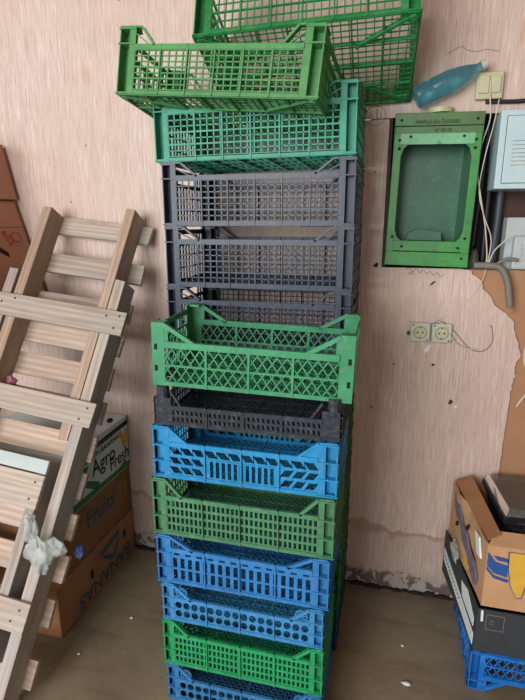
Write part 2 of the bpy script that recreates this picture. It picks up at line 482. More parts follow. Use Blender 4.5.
def base_mesh(mb, kind, W, D):
    w = .0028
    if kind in ('grid', 'diamond'):
        st = .0225
        if kind == 'grid':
            for x in span(-W/2+.004, W/2-.004, st): mb.box(x-w/2, x+w/2, -D/2+.004, D/2-.004, .004, .008)
            for y in span(-D/2+.004, D/2-.004, st): mb.box(-W/2+.004, W/2-.004, y-w/2, y+w/2, .0045, .0075)
        for x in span(-W/2+.004, W/2-.004, .083): mb.box(x-.0025, x+.0025, -D/2+.004, D/2-.004, .0, .009)
        for y in span(-D/2+.004, D/2-.004, .095): mb.box(-W/2+.004, W/2-.004, y-.0025, y+.0025, .0, .009)
        Mo = mb.M
        mb.M = (Mo or Matrix()) @ Matrix(((1,0,0,0),(0,0,1,0),(0,1,0,0),(0,0,0,1)))   # (x,z)->(x,y)
        for sx in (-1,1):
            for sy in (-1,1):
                mb.bar2((sx*(W/2-.01), sy*(D/2-.01)), (sx*(W/2-.17), sy*(D/2-.11)), .009, -.002, .010)
        if kind == 'diamond': diag_lattice(mb, -W/2+.004, W/2-.004, -D/2+.004, D/2-.004, .027, .004, .004, .008, 1.3)
        mb.M = Mo
    else:
        Mo = mb.M
        mb.M = (Mo or Matrix()) @ Matrix(((1,0,0,0),(0,0,1,0),(0,1,0,0),(0,0,0,1)))
        diag_lattice(mb, -W/2+.004, W/2-.004, -D/2+.004, D/2-.004, .021, .0042, .004, .008, 1.0)
        mb.M = Mo
        for y in span(-D/2+.004, D/2-.004, .06): mb.box(-W/2+.004, W/2-.004, y-.003, y+.003, .002, .009)
        for x in span(-W/2+.004, W/2-.004, .12): mb.box(x-.003, x+.003, -D/2+.004, D/2-.004, .002, .009)

def make_crate(kind, mat, W, D, H, rim, pw=.05, gus=.06, post='solid', lipslots=False):
    root = empty('plastic_crate')
    for sy in (-1, 1):
        mb = MB(); mb.M = Matrix.Translation((0, sy*D/2, 0)) @ Matrix.Rotation(0 if sy < 0 else math.pi, 4, 'Z')
        long_panel(mb, kind, W, rim, H, pw, gus); mb.build('side_panel', mat, root)
    for sx in (-1, 1):
        mb = MB(); mb.M = Matrix.Translation((sx*W/2, 0, 0)) @ Matrix.Rotation(R(90)*sx, 4, 'Z')
        end_panel(mb, kind, D, H, pw); mb.build('end_panel', mat, root)
    for sx in (-1, 1):
        for sy in (-1, 1):
            mb = MB(); mb.M = Matrix.Translation((sx*W/2, sy*D/2, 0)) @ Matrix.Diagonal((-sx, -sy, 1, 1))
            post_mesh(mb, post, H, pw)
            if sx*sy < 0: mb.f = [f[::-1] for f in mb.f]
            p = mb.build('corner_post', mat, root)
            if lipslots and sy < 0:
                cx = sx*(W/2-pw*.3)
                for z in (H*.28, H*.62):
                    s2 = MB(); s2.box(cx-.004, cx+.004, -D/2-.0025, -D/2-.0008, z-.008, z+.008); s2.build('slot', M['slot'], root)
    mb = MB(); base_mesh(mb, kind, W, D); mb.build('base', mat, root)
    return root

# --- back stack, against the wall
BW, BD, BH = .59, .37, .19
GB = 'wide crates stacked against the plywood wall'
def put(o, x, y, z, rot=(0,0,0), label=None, group=None):
    o.location = (x, y, z); o.rotation_euler = tuple(R(a) for a in rot)
    tag(o, label, 'crate', group)
    return o
YB = -.015-BD/2
proto_black = make_crate('grid', M['black'], BW, BD, BH, .15, .045, .07)
blk = [(-.408, 1.484, 'slate black mesh crate directly under the teal one in the rear stack'),
       (-.406, 1.294, 'slate black mesh crate second below the teal one in the rear stack'),
       (-.407, 1.104, 'slate black mesh crate right behind the top edge of the mint green crate'),
       (-.407, .914, 'lowest black crate of the rear stack, mostly hidden behind the mint green crate')]
for i, (x, z, lb) in enumerate(blk):
    o = proto_black if i == 0 else copy_tree(proto_black)
    put(o, x, YB, z, (0,0,0), lb, GB)
put(make_crate('grid', M['teal'], .605, BD, BH+.002, .148, .045, .07), -.418, YB, 1.676, (0,-.5,0), 'teal green mesh crate on top of the black crates in the rear stack', GB)
proto_gd = make_crate('greenslots', M['g_dark'], .60, BD, .183, .145, .045, .06, 'ribbed')
gl = ['dark green crate directly below the black crates in the rear stack', 'dark green crate second below the black crates in the rear stack',
      'dark green crate third below the black crates in the rear stack', 'dark green crate just above the navy bottom crate of the rear stack']
for i, z in enumerate((.732, .549, .366, .183)):
    o = proto_gd if i == 0 else copy_tree(proto_gd)
    put(o, -.412, YB, z, (0,0,0), gl[i], GB)
put(make_crate('greenslots', M['b_dark'], .60, BD, .183, .145, .045, .06, 'ribbed'), -.414, YB, 0.004, (0,0,0), 'navy blue crate at the very bottom of the rear stack', GB)

# --- tilted crates on top
def put_flb(o, flb, rot, W, D, label, group=None):
    e = Euler(tuple(R(a) for a in rot), 'XYZ')
    off = e.to_matrix() @ Vector((W/2, D/2, 0))
    o.location = Vector(flb)+off; o.rotation_euler = e; tag(o, label, 'crate', group)
put_flb(make_crate('grid', M['g_top'], .58, .33, .18, .132, .05, .06), (-.784,-.488,1.846), (-7,5.0,-3), .58, .33,
        'grass green mesh crate lying askew across the top of the teal crate')
put_flb(make_crate('grid', M['g_big'], .62, .38, .26, .215, .05, .09), (-.584,-.395,2.004), (-22,-1.9,2.5), .62, .38,
        'large bright green mesh crate leaning on the wall at the very top, underside showing')

# --- front stack
GF = 'small crates of the front stack'
FD = .295; YF = -.70+FD/2
def fcrate(kind, mat, x0, x1, z0, H, rim, label, pw=.04, gus=.05, post='ribbed', rz=0, rx=0):
    W = x1-x0; o = make_crate(kind, mat, W, FD, H, rim, pw, gus, post)
    put(o, (x0+x1)/2, YF, z0, (rx,0,rz), label, GF); return o
fcrate('circles', M['b_low'], -.615, -.127, .004, .136, .088, 'steel blue crate with round holes on the floor, bottom of the front stack', .038, .05)
fcrate('greenslots', M['g_emer'], -.622, -.125, .142, .162, .118, 'emerald green slotted crate near the bottom of the front stack', .036, .05)
fcrate('circles', M['b_mid2'], -.618, -.128, .308, .130, .085, 'soft blue crate with two rows of round holes above the emerald green crate', .038, .055)
fcrate('tallslots', M['b_mid'], -.628, -.116, .442, .160, .122, 'mid blue crate with two rows of upright slots, below the dull green crate', .045, .07)
fcrate('greenslots', M['g_dull'], -.632, -.108, .606, .180, .128, 'dull forest green slotted crate between the two blue crates', .042, .05)
fcrate('slant', M['b_sky'], -.622, -.104, .790, .156, .112, 'sky blue crate with slanted holes below the low black crate', .05, .055, 'ribbed')
fcrate('smallslots', M['black2'], -.612, -.098, .950, .112, .06, 'low charcoal black crate with round corner posts under the mint green crate', .05, .03, 'round', 0)
dg_ = make_crate('diamond', M['g_diag'], .535, .30, .175, .125, .036, .085, 'plain', True)
put_flb(dg_, (-.612,-.697,1.065), (1.0,1.5,1.6), .535, .30, 'mint green crate with diamond lattice sides crowning the front stack', GF)

# ------------------------------------------------------------------ setting
def struct(o): o['kind'] = 'structure'; return o
mb = MB(); mb.box(-3.2, 1.8, -4.5, .12, -.08, 0); struct(mb.build('floor', M['floor']))
mb = MB(); mb.box(1.8, 1.88, -4.5, .15, -.08, 2.98); struct(mb.build('wall_right_blocker', M['hardboard']))  # unseen wall, added to keep ambient light off the right-facing sides
mb = MB(); mb.box(-3.2, 1.8, -4.5, .15, 2.9, 2.98); struct(mb.build('ceiling_blocker', M['hardboard']))  # unseen slab overhead, added to cut the ambient sky light
# plywood sheets (front face at y = 0)
mb = MB()
torn = [(.236,1.338),(.27,1.330),(.285,1.312),(.305,1.300),(.318,1.27),(.348,1.235),(.372,1.20),(.40,1.185),(.425,1.155),(.437,1.12),(.452,1.07),(.459,1.03),(.450,1.0),(.452,.985),(.444,.90),(.437,.60),(.425,.30),(.415,.0)]
rt_ = random.Random(5); jag = [torn[0]]
for a_, b_ in zip(torn[:-2], torn[1:-1]):
    n_ = max(2, int(math.hypot(b_[0]-a_[0], b_[1]-a_[1])/.011))
    for k_ in range(1, n_+1):
        am = .0045 if a_[1] > .98 else .0012
        jag.append((a_[0]+(b_[0]-a_[0])*k_/n_+rt_.uniform(-am,am), a_[1]+(b_[1]-a_[1])*k_/n_+rt_.uniform(-am,am)*.4))
torn = jag+[torn[-1]]
main = [(-3.2,0),(-3.2,2.9),(-.62,2.9),(-.62,1.8355),(-.036,1.8355),(-.036,1.338)] + torn
mb.prism(main, 0, .010)
struct(mb.build('wall_back', M['wall']))
mb = MB(); mb.box(-.6175, 1.8, 0, .010, 1.8385, 2.9); struct(mb.build('wall_back_upper', M['wall']))
mb = MB(); mb.prism([(-.06,0),(1.8,0),(1.8,1.336),(-.06,1.336)], .0105, .022); struct(mb.build('wall_back_lower', M['hardboard']))
# recess behind the housing and cabinet
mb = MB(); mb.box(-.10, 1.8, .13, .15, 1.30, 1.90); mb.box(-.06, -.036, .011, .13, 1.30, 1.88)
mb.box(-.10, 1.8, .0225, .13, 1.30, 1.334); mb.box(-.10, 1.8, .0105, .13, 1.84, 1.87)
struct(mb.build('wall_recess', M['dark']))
mb = MB(); mb.box(-.0355, -.024, -.004, .03, 1.34, 1.835); struct(mb.build('trim_1', M['brown']))
mb = MB(); mb.box(.36, 1.6, .10, .128, 1.335, 1.62); struct(mb.build('trim_2', M['brown']))
# dark rubble line where wall meets floor
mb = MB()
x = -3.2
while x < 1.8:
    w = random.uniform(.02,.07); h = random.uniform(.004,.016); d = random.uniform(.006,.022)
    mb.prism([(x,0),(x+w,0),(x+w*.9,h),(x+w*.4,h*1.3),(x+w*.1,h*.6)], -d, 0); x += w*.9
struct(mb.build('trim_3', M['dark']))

# ------------------------------------------------------------------ pallets leaning on the wall
P0 = Vector((-.955, -.022, 1.5)); vd = Vector((-.16,-.83,-1.5)).normalized(); uu = Vector((1,0,-.107)).normalized()
nn = uu.cross(-vd).normalized()
PM = Matrix(((uu.x,-vd.x,nn.x,P0.x),(uu.y,-vd.y,nn.y,P0.y),(uu.z,-vd.z,nn.z,P0.z),(0,0,0,1)))
def board(name, mat, parent, s0, s1, t0, t1, o0, o1, skew=0, bev=.002):
    """s across, t down the slope, o out of it; each board gets its own origin so its grain differs"""
    cx, cy, cz = (s0+s1)/2, -(t0+t1)/2, (o0+o1)/2
    mb = MB(); a, b, c = (s1-s0)/2, (t1-t0)/2, (o1-o0)/2
    jit = lambda k: random.uniform(-k, k)
    j = [jit(.003) for _ in range(4)]
    if a > b: q = [(-a+j[0],-b),(a+j[1],-b),(a+j[2],b),(-a+j[3],b)]
    else: q = [(-a,-b+j[0]),(a,-b+j[1]),(a,b+j[2]),(-a,b+j[3])]
    mb.add([(p[0],p[1],z) for z in (-c,c) for p in q], [(3,2,1,0),(4,5,6,7),(0,1,5,4),(1,2,6,5),(2,3,7,6),(3,0,4,7)])
    o = mb.build(name, mat, parent, bevel=bev); o.location = (cx,cy,cz); o.rotation_euler = (0,0,R(skew))
    return o
def nails(parent, pts, off):
    for s, t in pts:
        mb = MB(); mb.tube([(s,-t,off-.001),(s,-t,off+.0015)], .0042, 8); mb.build('nail', M['nail'], parent)
def pallet(label):
    o = empty('wooden_pallet'); o.matrix_world = PM; tag(o, label, 'pallet'); return o
A = pallet('tall narrow wooden pallet leaning on the wall like a ladder, slats sticking out right')
slats = [(.022,.095,.042),(.183,.262,.055),(.345,.42,.05),(.467,.55,.05),(.595,.68,.048),(.722,.805,.055),(.85,.938,.058),(.977,1.066,.06),(1.115,1.202,.068),(1.25,1.337,.08),(1.39,1.475,.075),(1.575,1.662,.076)]
for i, (t0, t1, e) in enumerate(slats):
    board('slat', M['wxg'] if i in (0,1,2) else M['wx'], A, -.43+random.uniform(-.01,.01), e, t0, t1, -.018, 0, 0)
board('stringer', M['wy'], A, -.037, .0, 0.0, .88, .0, .09)
board('stringer', M['wy'], A, -.388, -.350, .03, 1.70, .0, .09)
B = pallet('blue-grey weathered pallet frame overlapping the tall one, with three wide front boards')
board('stringer', M['wyg'], B, .003, .042, .285, 1.715, .0005, .09)
board('stringer', M['wyg'], B, -.440, -.402, .30, 1.74, .0005, .09)
board('front_board', M['wxg'], B, -.47, .092, .405, .49, .0905, .108, -.5)
board('front_board', M['wxg'], B, -.47, .076, .735, .82, .0905, .108, -.8)
board('front_board', M['wxg'], B, -.47, .05, 1.385, 1.475, .0905, .108, 0)
nails(B, [(.07,.425),(.06,.47),(.02,.43),(-.41,.44),(-.43,.46),(.05,.76),(.03,.80),(.02,1.41),(.0,1.445),(-.36,.42)], .108)
Cc = pallet('small grey wooden pallet end at lower left, set inside the taller pallets')
board('stringer', M['wyg'], Cc, -.075, -.04, .955, 1.60, .0005, .095)
board('stringer', M['wyg'], Cc, -.345, -.31, .955, 1.60, .0005, .095)
board('front_board', M['wxg'], Cc, -.345, -.028, 1.005, 1.115, .0955, .112)
tag(board('front_board', M['foam'], Cc, -.345, -.03, .955, 1.0, .0955, .110), 'narrow white-painted strip')
nails(Cc, [(-.055,1.03),(-.06,1.085)], .112)

# plastic bag tied round the stringer
def blob(mb, c, r, n=14, m=10, seed=0, amp=.25):
    rnd = random.Random(seed); ph = [rnd.uniform(0,6) for _ in range(6)]
    vs, fs = [], []
    for j in range(m+1):
        th = math.pi*j/m
        for i in range(n):
            a = 2*math.pi*i/n
            k = 1+amp*(math.sin(3*a+ph[0]+2*th)+.6*math.sin(5*a+ph[1]-3*th)+.5*math.sin(4*th+ph[2])+.45*math.sin(9*a+7*th+ph[3])+.3*math.sin(13*a-11*th+ph[4]))*.5
            vs.append((c[0]+r[0]*k*math.sin(th)*math.cos(a), c[1]+r[1]*k*math.sin(th)*math.sin(a), c[2]+r[2]*k*math.cos(th)))
    for j in range(m):
        for i in range(n):
            q = (i+1) % n; fs.append((j*n+i,(j+1)*n+i,(j+1)*n+q,j*n+q))
    mb.add(vs, fs)
def pal(s, t, o): return PM @ Vector((s,-t,o))
bag = empty('plastic_bag', pal(.02,1.20,.1)); tag(bag, 'crumpled translucent white plastic bag tied round the pallet stringer', 'bag')
mb = MB(); blob(mb, (0.01,-.03,-.03), (.040,.024,.05), 40, 28, 3, .42); mb.build('pouch', M['bag'], bag, smooth=True)
mb = MB(); blob(mb, (-.02,-.02,.05), (.02,.016,.042), 32, 24, 5, .45); mb.build('loose_end', M['bag'], bag, smooth=True)
mb = MB(); blob(mb, (.06,-.015,-.005), (.036,.016,.026), 32, 24, 8, .45); mb.build('handle_flap', M['bag'], bag, smooth=True)
mb = MB(); blob(mb, tuple(pal(.12,1.22,.02)), (.016,.014,.026), 14, 10, 2, .3)
tag(mb.build('cloth_scrap', M['b_dark'], smooth=True), 'dark blue scrap of cloth beside the plastic bag', 'cloth')
mb = MB(); blob(mb, tuple(pal(-.335,.715,.02)), (.022,.016,.016), 14, 10, 9, .35)
tag(mb.build('cloth_scrap', M['pink'], smooth=True), 'small pink crumpled scrap stuck at the left pallet stringer', 'cloth')

# ------------------------------------------------------------------ cardboard boxes
def oval(cx, cz, a, b, n=16, rot=0):
    c, s = math.cos(rot), math.sin(rot)
    return [(cx+a*math.cos(2*math.pi*k/n)*c-b*math.sin(2*math.pi*k/n)*s, cz+a*math.cos(2*math.pi*k/n)*s+b*math.sin(2*math.pi*k/n)*c) for k in range(n)]
XF = lambda X: Matrix(((0,-1,0,X),(1,0,0,0),(0,0,1,0),(0,0,0,1)))   # (x,y,z) -> right-hand face: x->y, -y->+x
def face_x(name, mat, parent, X, polys, d0=0, d1=.0012, label=None):
    mb = MB(); mb.M = XF(X)
    for p in polys: mb.prism(p, -d1, -d0)
    o = mb.build(name, mat, parent)
    if label: o['label'] = label
    return o
def face_y(name, mat, parent, Y, polys, d1=.0012, label=None):
    mb = MB(); 
    for p in polys: mb.prism(p, Y-d1, Y)
    o = mb.build(name, mat, parent)
    if label: o['label'] = label
    return o
def carton(root, mat, x0, x1, y0, y1, z0, z1, inner=None, lid=True, t=.005, bulge=.0):
    mb = MB()
    mb.box(x0,x1,y0,y0+t,z0,z1); mb.box(x0,x1,y1-t,y1,z0,z1); mb.box(x0,x0+t,y0+t,y1-t,z0,z1); mb.box(x1-t,x1,y0+t,y1-t,z0,z1)
    mb.box(x0+t,x1-t,y0+t,y1-t,z0,z0+t)
    b = mb.build('body', mat, root, bevel=.003)
    if lid:
        mb = MB(); mb.box(x0-.002,x1+.002,y0-.002,y1+.002,z1-.001,z1+.005); mb.build('lid', inner or mat, root, bevel=.002)
    return b
# bottom banana box
b1 = empty('banana_box', (0,0,0)); tag(b1, 'brown banana box on the floor, bottom of the left pile, upside-down blue lettering', 'box', 'banana boxes piled beside the pallets')
carton(b1, M['card'], -1.60, -1.10, -.575, -.015, .002, .205)
face_x('hand_hole', M['slot'], b1, -1.10, [oval(-.36,.115,.010,.022), oval(-.10,.135,.010,.022)])
face_x('printed_mark', M['tealink'], b1, -1.10, [[(-.30,.165),(-.15,.185),(-.145,.165),(-.285,.145)],[(-.285,.135),(-.22,.085),(-.185,.09),(-.27,.14)],[(-.205,.09),(-.15,.155),(-.14,.16),(-.185,.09)]])
lettering('printed_text', 'BANANAS', M['tealink'], b1, (-1.0985,-.06,.075), (0,-1,0), (0,0,-1), .085, sx=1.02)
# second box
b2 = empty('banana_box'); tag(b2, 'dark brown banana box with faded yellow bananas, middle of the left pile', 'box', 'banana boxes piled beside the pallets')
carton(b2, M['card_d'], -1.61, -1.105, -.52, -.012, .212, .425)
for k, (cy, rt) in enumerate(((-.46,.3),(-.42,.1),(-.38,-.05),(-.10,.25),(-.06,.1))):
    face_x('printed_banana', M['oldyellow'], b2, -1.105, [oval(cy,.30 if k<3 else .34,.017,.055,14,rt)])
lettering('printed_text', 'Fruits', M['tealink'], b2, (-1.1035,-.36,.315), (0,1,0), (0,0,1), .11, sx=.85)
face_y('hand_hole', M['slot'], b2, -.52, [oval(-1.47,.345,.045,.018)])
# white printed box on top
b3 = empty('banana_box'); tag(b3, 'white and green printed fruit box with black lettering on top of the left pile', 'box', 'banana boxes piled beside the pallets')
carton(b3, M['white'], -1.60, -1.10, -.44, -.01, .431, .665, M['white'])
face_x('green_band', M['greenink'], b3, -1.10, [[(-.438,.436),(-.012,.436),(-.012,.455),(-.438,.465)],[(-.438,.50),(-.36,.58),(-.32,.575),(-.36,.53),(-.30,.50),(-.25,.47),(-.28,.45),(-.34,.49),(-.40,.52),(-.438,.47)],[(-.10,.455),(-.05,.475),(-.03,.455)]])
face_x('black_band', M['ink'], b3, -1.10, [[(-.40,.615),(-.012,.628),(-.012,.650),(-.40,.637)]])
lettering('printed_text', 'Agro', M['ink'], b3, (-1.0985,-.30,.515), (0,1,.03), (0,0,1), .095, sx=.9)
lettering('printed_text', 'Fresh', M['ink'], b3, (-1.0985,-.175,.475), (0,1,.03), (0,0,1), .085, sx=.85)
lettering('printed_text', 'PREMIUM BANANAS', M['greenink'], b3, (-1.0985,-.38,.585), (0,1,.03), (0,0,1), .034, sx=1.0)
mb = MB(); mb.M = XF(-1.10)
for k in range(14): mb.bar2((-.36+.022*k, .622), (-.356+.022*k+.004*(k%3), .635), .003, -.0016, -.001)
mb.build('band_lettering', M['wire_grey'], b3)
face_x('printed_banana', M['yellowink'], b3, -1.10, [oval(-.058,.575,.012,.045,14,.25)]); face_x('printed_banana', M['yellowink'], b3, -1.10, [oval(-.032,.58,.011,.04,14,.05)])
mb = MB(); mb.M = Matrix(((1,0,0,0),(0,0,1,0),(0,1,0,0),(0,0,0,1))); mb.prism(oval(-1.135,-.09,.013,.028,16,.5), .6705, .6716); mb.build('vent_hole', M['slot'], b3)
face_y('paper_label', M['paper'], b3, -.44, [[(-1.50,.47),(-1.30,.47),(-1.30,.60),(-1.50,.60)]])
for k in range(5): face_y('label_line', M['tealink'], b3, -.4412, [[(-1.49,.572-.02*k),(-1.49+.15-.02*(k%2),.572-.02*k),(-1.49+.15-.02*(k%2),.577-.02*k),(-1.49,.577-.02*k)]], .0006)
# tall cartons at the left edge
def leaning(label, x1, z1, w, h, roll, y0=-.33, d=.31, text=None):
    o = empty('cardboard_box', (x1, 0, z1), (0, R(roll), 0)); tag(o, label, 'box', 'leaning cartons at the left edge')
    carton(o, M['card_red'], -w, 0, y0, y0+d, -h, 0)
    return o
L1 = leaning('plain brown carton corner at the left edge, higher of the two', -1.575, 1.80, .42, .215, -12)
L2 = leaning('brown carton at the left edge marked with red figures, lower of the two', -1.545, 1.577, .42, .50, -16)
lettering('printed_text', '602', M['redink'], L2, (.0016,-.165,-.125), (0,.50,-.87), (0,.87,.50), .046)
mb = MB(); mb.M = XF(0); ring = [(-.085+.026*math.cos(k*math.pi/8), -.145+.020*math.sin(k*math.pi/8)) for k in range(17)]
for k in range(16): mb.bar2(ring[k], ring[k+1], .004, -.0014, 0)
mb.build('printed_stamp', M['redink'], L2)
mb = MB(); mb.M = XF(0); mb.prism([(-.235,-.185),(-.16,-.225),(-.16,-.205),(-.225,-.165)], -.0012, 0); mb.build('hand_hole', M['slot'], L2)
mb = MB(); mb.M = XF(0); mb.box(-.33, -.02, -.001, 0, -.105, -.102); mb.build('seam', M['card_d'], L2)
b5 = empty('cardboard_box'); tag(b5, 'large brown carton standing on the floor behind the leaning pallets, far left', 'box')
carton(b5, M['card_d'], -2.25, -1.78, -.45, -.015, .002, .94)

# ------------------------------------------------------------------ right pile
# upside-down blue crate
bc = make_crate('diamond', M['b_right'], .58, .38, .148, .10, .045, .07, 'solid')
bc.location = (.325+.29, -.045-.19, .150); bc.rotation_euler = (R(180), 0, 0)
tag(bc, 'vivid blue crate upside down on the floor under the right-hand boxes', 'crate')
bt = empty('cardboard_tray', (.328,-.425,.154), (0,0,0)); tag(bt, 'black printed cardboard tray between the blue crate and the banana box', 'tray')
mb = MB()
def slab4(mb, a, b, z0, z1, t=.005, za=0, zb=0):
    a = Vector((a[0],a[1],0)); b = Vector((b[0],b[1],0)); d = (b-a).normalized(); n = Vector((-d.y,d.x,0))*t
    q = [a, b, b+n, a+n]; zt = [z1+za, z1+zb, z1+zb, z1+za]
    mb.add([(p.x,p.y,z0) for p in q]+[(p.x,p.y,z) for p, z in zip(q, zt)], [(0,3,2,1),(4,5,6,7),(0,1,5,4),(1,2,6,5),(2,3,7,6),(3,0,4,7)])
slab4(mb, (0,0), (.56,0), 0, .158); slab4(mb, (.56,0), (.56,.39), 0, .158); slab4(mb, (.56,.39), (-.062,.39), 0, .158); slab4(mb, (-.062,.39), (0,0), 0, .158, za=.02)
mb.prism([(0,0),(.56,0),(.56,.005),(0,.005)], .006, .38)
mb.build('body', M['blackcard'], bt)
mb = MB(); mb.prism([(.145,.158),(.15,.128),(.36,.118),(.37,.158)], -.0015, -.0002); mb.build('hand_hole', M['slot'], bt)
mb = MB(); mb.prism([(.012,.115),(.019,.115),(.017,.155),(.010,.155)], -.0014, 0); mb.build('paper_label', M['paper'], bt)
FXL = lambda X: Matrix(((0,1,0,X),(-1,0,0,0),(0,0,1,0),(0,0,0,1)))
def face_xl(name, mat, parent, polys, d=.0014, X=0):
    mb = MB(); mb.M = Matrix(((0,1,0,X),(1,0,0,0),(0,0,1,0),(0,0,0,1)))
    for p in polys: mb.prism(p, -d, 0)
    mb.f = [f[::-1] for f in mb.f]
    return mb.build(name, mat, parent)
def skew_print(name, poly, mat, root, k, x0, d0, d1):
    n = len(poly); vs = [(x0-k*y-d1, y, z) for y, z in poly]+[(x0-k*y-d0, y, z) for y, z in poly]
    mb = MB(); mb.add(vs, [tuple(range(n)), tuple(range(2*n-1,n-1,-1))]+[(i,n+i,n+(i+1)%n,(i+1)%n) for i in range(n)]); return mb.build(name, mat, root)
skew_print('paper_strip', [(.012,.012),(.375,.060),(.375,.110),(.012,.055)], M['paper'], bt, .159, 0, .0005, .0025)
skew_print('paper_label', [(.02,.075),(.14,.088),(.16,.135),(.10,.148),(.02,.105)], M['paper'], bt, .159, 0, .0005, .0025)
lettering('strip_text', '• • • • • • • • • • • •', M['ink'], bt, (-.0035-.159*.36,.36,.075), (.159,-1,-.13), (0,-.13,1), .028)
mb = MB()
for a_, b_ in (((.028,.088),(.08,.088)),((.08,.088),(.08,.142)),((.08,.142),(.028,.142)),((.028,.142),(.028,.088)),((.038,.12),(.052,.12)),((.038,.11),(.048,.11))): mb.bar2(a_, b_, .0012, -.0012, 0)
mb.build('printed_frame', M['wire_grey'], bt)

bb = empty('banana_box', (.338,-.415,.318), (0,0,0)); tag(bb, 'open brown banana box with blue band and yellow bananas, right-hand pile', 'box')
mb = MB(); t = .005
hL, hR = .222, .215
# slightly crushed walls: wavy quads
def wavy(mb, a, b, z0, z1, amp, seed, t=.005, n=12, m=5):
    rnd = random.Random(seed); p1, p2 = rnd.uniform(0,6), rnd.uniform(0,6)
    a = Vector(a); b = Vector(b); d = (b-a); nrm = Vector((-d.y,d.x,0)).normalized()
    vs, fs = [], []
    for side in (0,1):
        for j in range(m+1):
            for i in range(n+1):
                u, w = i/n, j/m
                k = amp*(math.sin(u*9+p1+w*2)+.6*math.sin(u*17+p2-w*5))*math.sin(math.pi*min(1,max(0,u)))*(.3+w)
                p = a+d*u+nrm*(k+side*t); vs.append((p.x,p.y,z0+(z1-z0)*w+amp*.6*math.sin(u*7+p2)*w))
    N = (n+1)*(m+1)
    for j in range(m):
        for i in range(n):
            q = j*(n+1)+i; fs += [(q,q+1,q+n+2,q+n+1), (N+q+1,N+q,N+q+n+1,N+q+n+2)]
    for i in range(n): q = m*(n+1)+i; fs.append((q,q+1,N+q+1,N+q))
    for j in range(m):
        for q in (j*(n+1), j*(n+1)+n): fs.append((q,q+n+1,N+q+n+1,N+q))
    mb.add(vs, fs)
wavy(mb, (.0,0,0), (.56,0,0), 0, hR, .0006, 4)
wavy(mb, (-.060,.39,0), (0,0,0), 0, hL, .006, 1)
wavy(mb, (.56,0,0), (.56,.39,0), 0, hR, .003, 6)
wavy(mb, (.56,.39,0), (-.060,.39,0), 0, hL, .003, 8)
mb.box(.005,.555,.005,.385,0,.005)
mb.build('body', M['card_l'], bb)
# flaps folded inwards/outwards at the left, torn strip
mb = MB(); mb.add([(-.055,.385,.225),(.003,.02,.220),(.040,.03,.238),(.0,.375,.255),(-.055,.385,.229),(.003,.02,.224),(.040,.03,.242),(.0,.375,.259)],
       [(0,3,2,1),(4,5,6,7),(0,1,5,4),(1,2,6,5),(2,3,7,6),(3,0,4,7)]); mb.build('flap', M['card'], bb)
mb = MB(); mb.add([(0,0,.214),(.56,0,.214),(.56,.055,.236),(.03,.05,.236),(0,0,.218),(.56,0,.218),(.56,.055,.240),(.03,.05,.240)],
       [(0,3,2,1),(4,5,6,7),(0,1,5,4),(1,2,6,5),(2,3,7,6),(3,0,4,7)]); mb.build('flap', M['card_l'], bb)
fy = -.003
kx = .62
for pg in ([(.003,.150),(.04,.125),(.10,.117),(.10,.157),(.04,.165),(.003,.195)], [(.003,.135),(.04,.108),(.105,.098),(.108,.108),(.04,.117),(.003,.145)], [(.03,.185),(.05,.172),(.10,.168),(.10,.180),(.05,.185)]):
    face_y('blue_band', M['blueink'], bb, fy, [[(a*kx, b) for a, b in pg]])
for pg in ([(.10,.205),(.188,.205),(.192,.12),(.175,.055),(.155,.05),(.122,.09),(.104,.15)], [(.205,.205),(.28,.205),(.285,.12),(.25,.06),(.22,.10)], [(.30,.205),(.37,.205),(.36,.12),(.33,.07),(.305,.12)]):
    q = [(a*kx, b) for a, b in pg]; cx_ = sum(p[0] for p in q)/len(q); cz_ = sum(p[1] for p in q)/len(q)
    face_y('blue_outline', M['blueink'], bb, fy, [[(cx_+(a-cx_)*1.13, min(.206, cz_+(b-cz_)*1.05)) for a, b in q]])
    face_y('printed_banana', M['yellowink'], bb, fy-.0009, [q])
mb = MB(); mb.M = Matrix.Translation((.0,0,0)); 
def left_print(polys, mat, name):
    mb = MB()
    for p in polys:
        n = len(p); vs = []
        for (yy, zz) in p:
            x = -.060*(yy/.39) - .010; vs.append((x,yy,zz))
        for (yy, zz) in p:
            x = -.060*(yy/.39) - .004; vs.append((x,yy,zz))
        mb.add(vs, [tuple(range(n)), tuple(range(2*n-1,n-1,-1))]+[(i,n+i,n+(i+1)%n,(i+1)%n) for i in range(n)])
    return mb.build(name, mat, bb)
left_print([[(.33,.205),(.31,.16),(.28,.135),(.25,.14),(.20,.09),(.15,.08),(.10,.045),(.05,.03),(.04,.07),(.08,.10),(.13,.11),(.17,.145),(.22,.15),(.26,.19),(.30,.185)]], M['purpleink'], 'printed_mark')
left_print([[(.055,.205),(.095,.205),(.060,.145),(.025,.150)]], M['paper'], 'paper_label')
left_print([oval(.17,.165,.006,.015,12,.5), oval(.28,.11,.006,.012,12,.4)], M['slot'], 'hand_hole')
left_print([oval(.14,.05,.02,.026,14,.3)], M['yellowink'], 'printed_banana')
mb = MB(); blob(mb, (.155,-.018,.018), (.022,.016,.02), 14, 10, 4, .3); mb.build('torn_tape', M['ink'], bb, smooth=True)
# torn carton scrap and crumpled tape between tray and box
mb = MB(); blob(mb, (.282,-.18,.345), (.012,.055,.022), 16, 12, 12, .4); tag(mb.build('crumpled_tape', M['bag'], smooth=True), 'crumpled clear packing tape on the left side of the right-hand pile', 'tape')

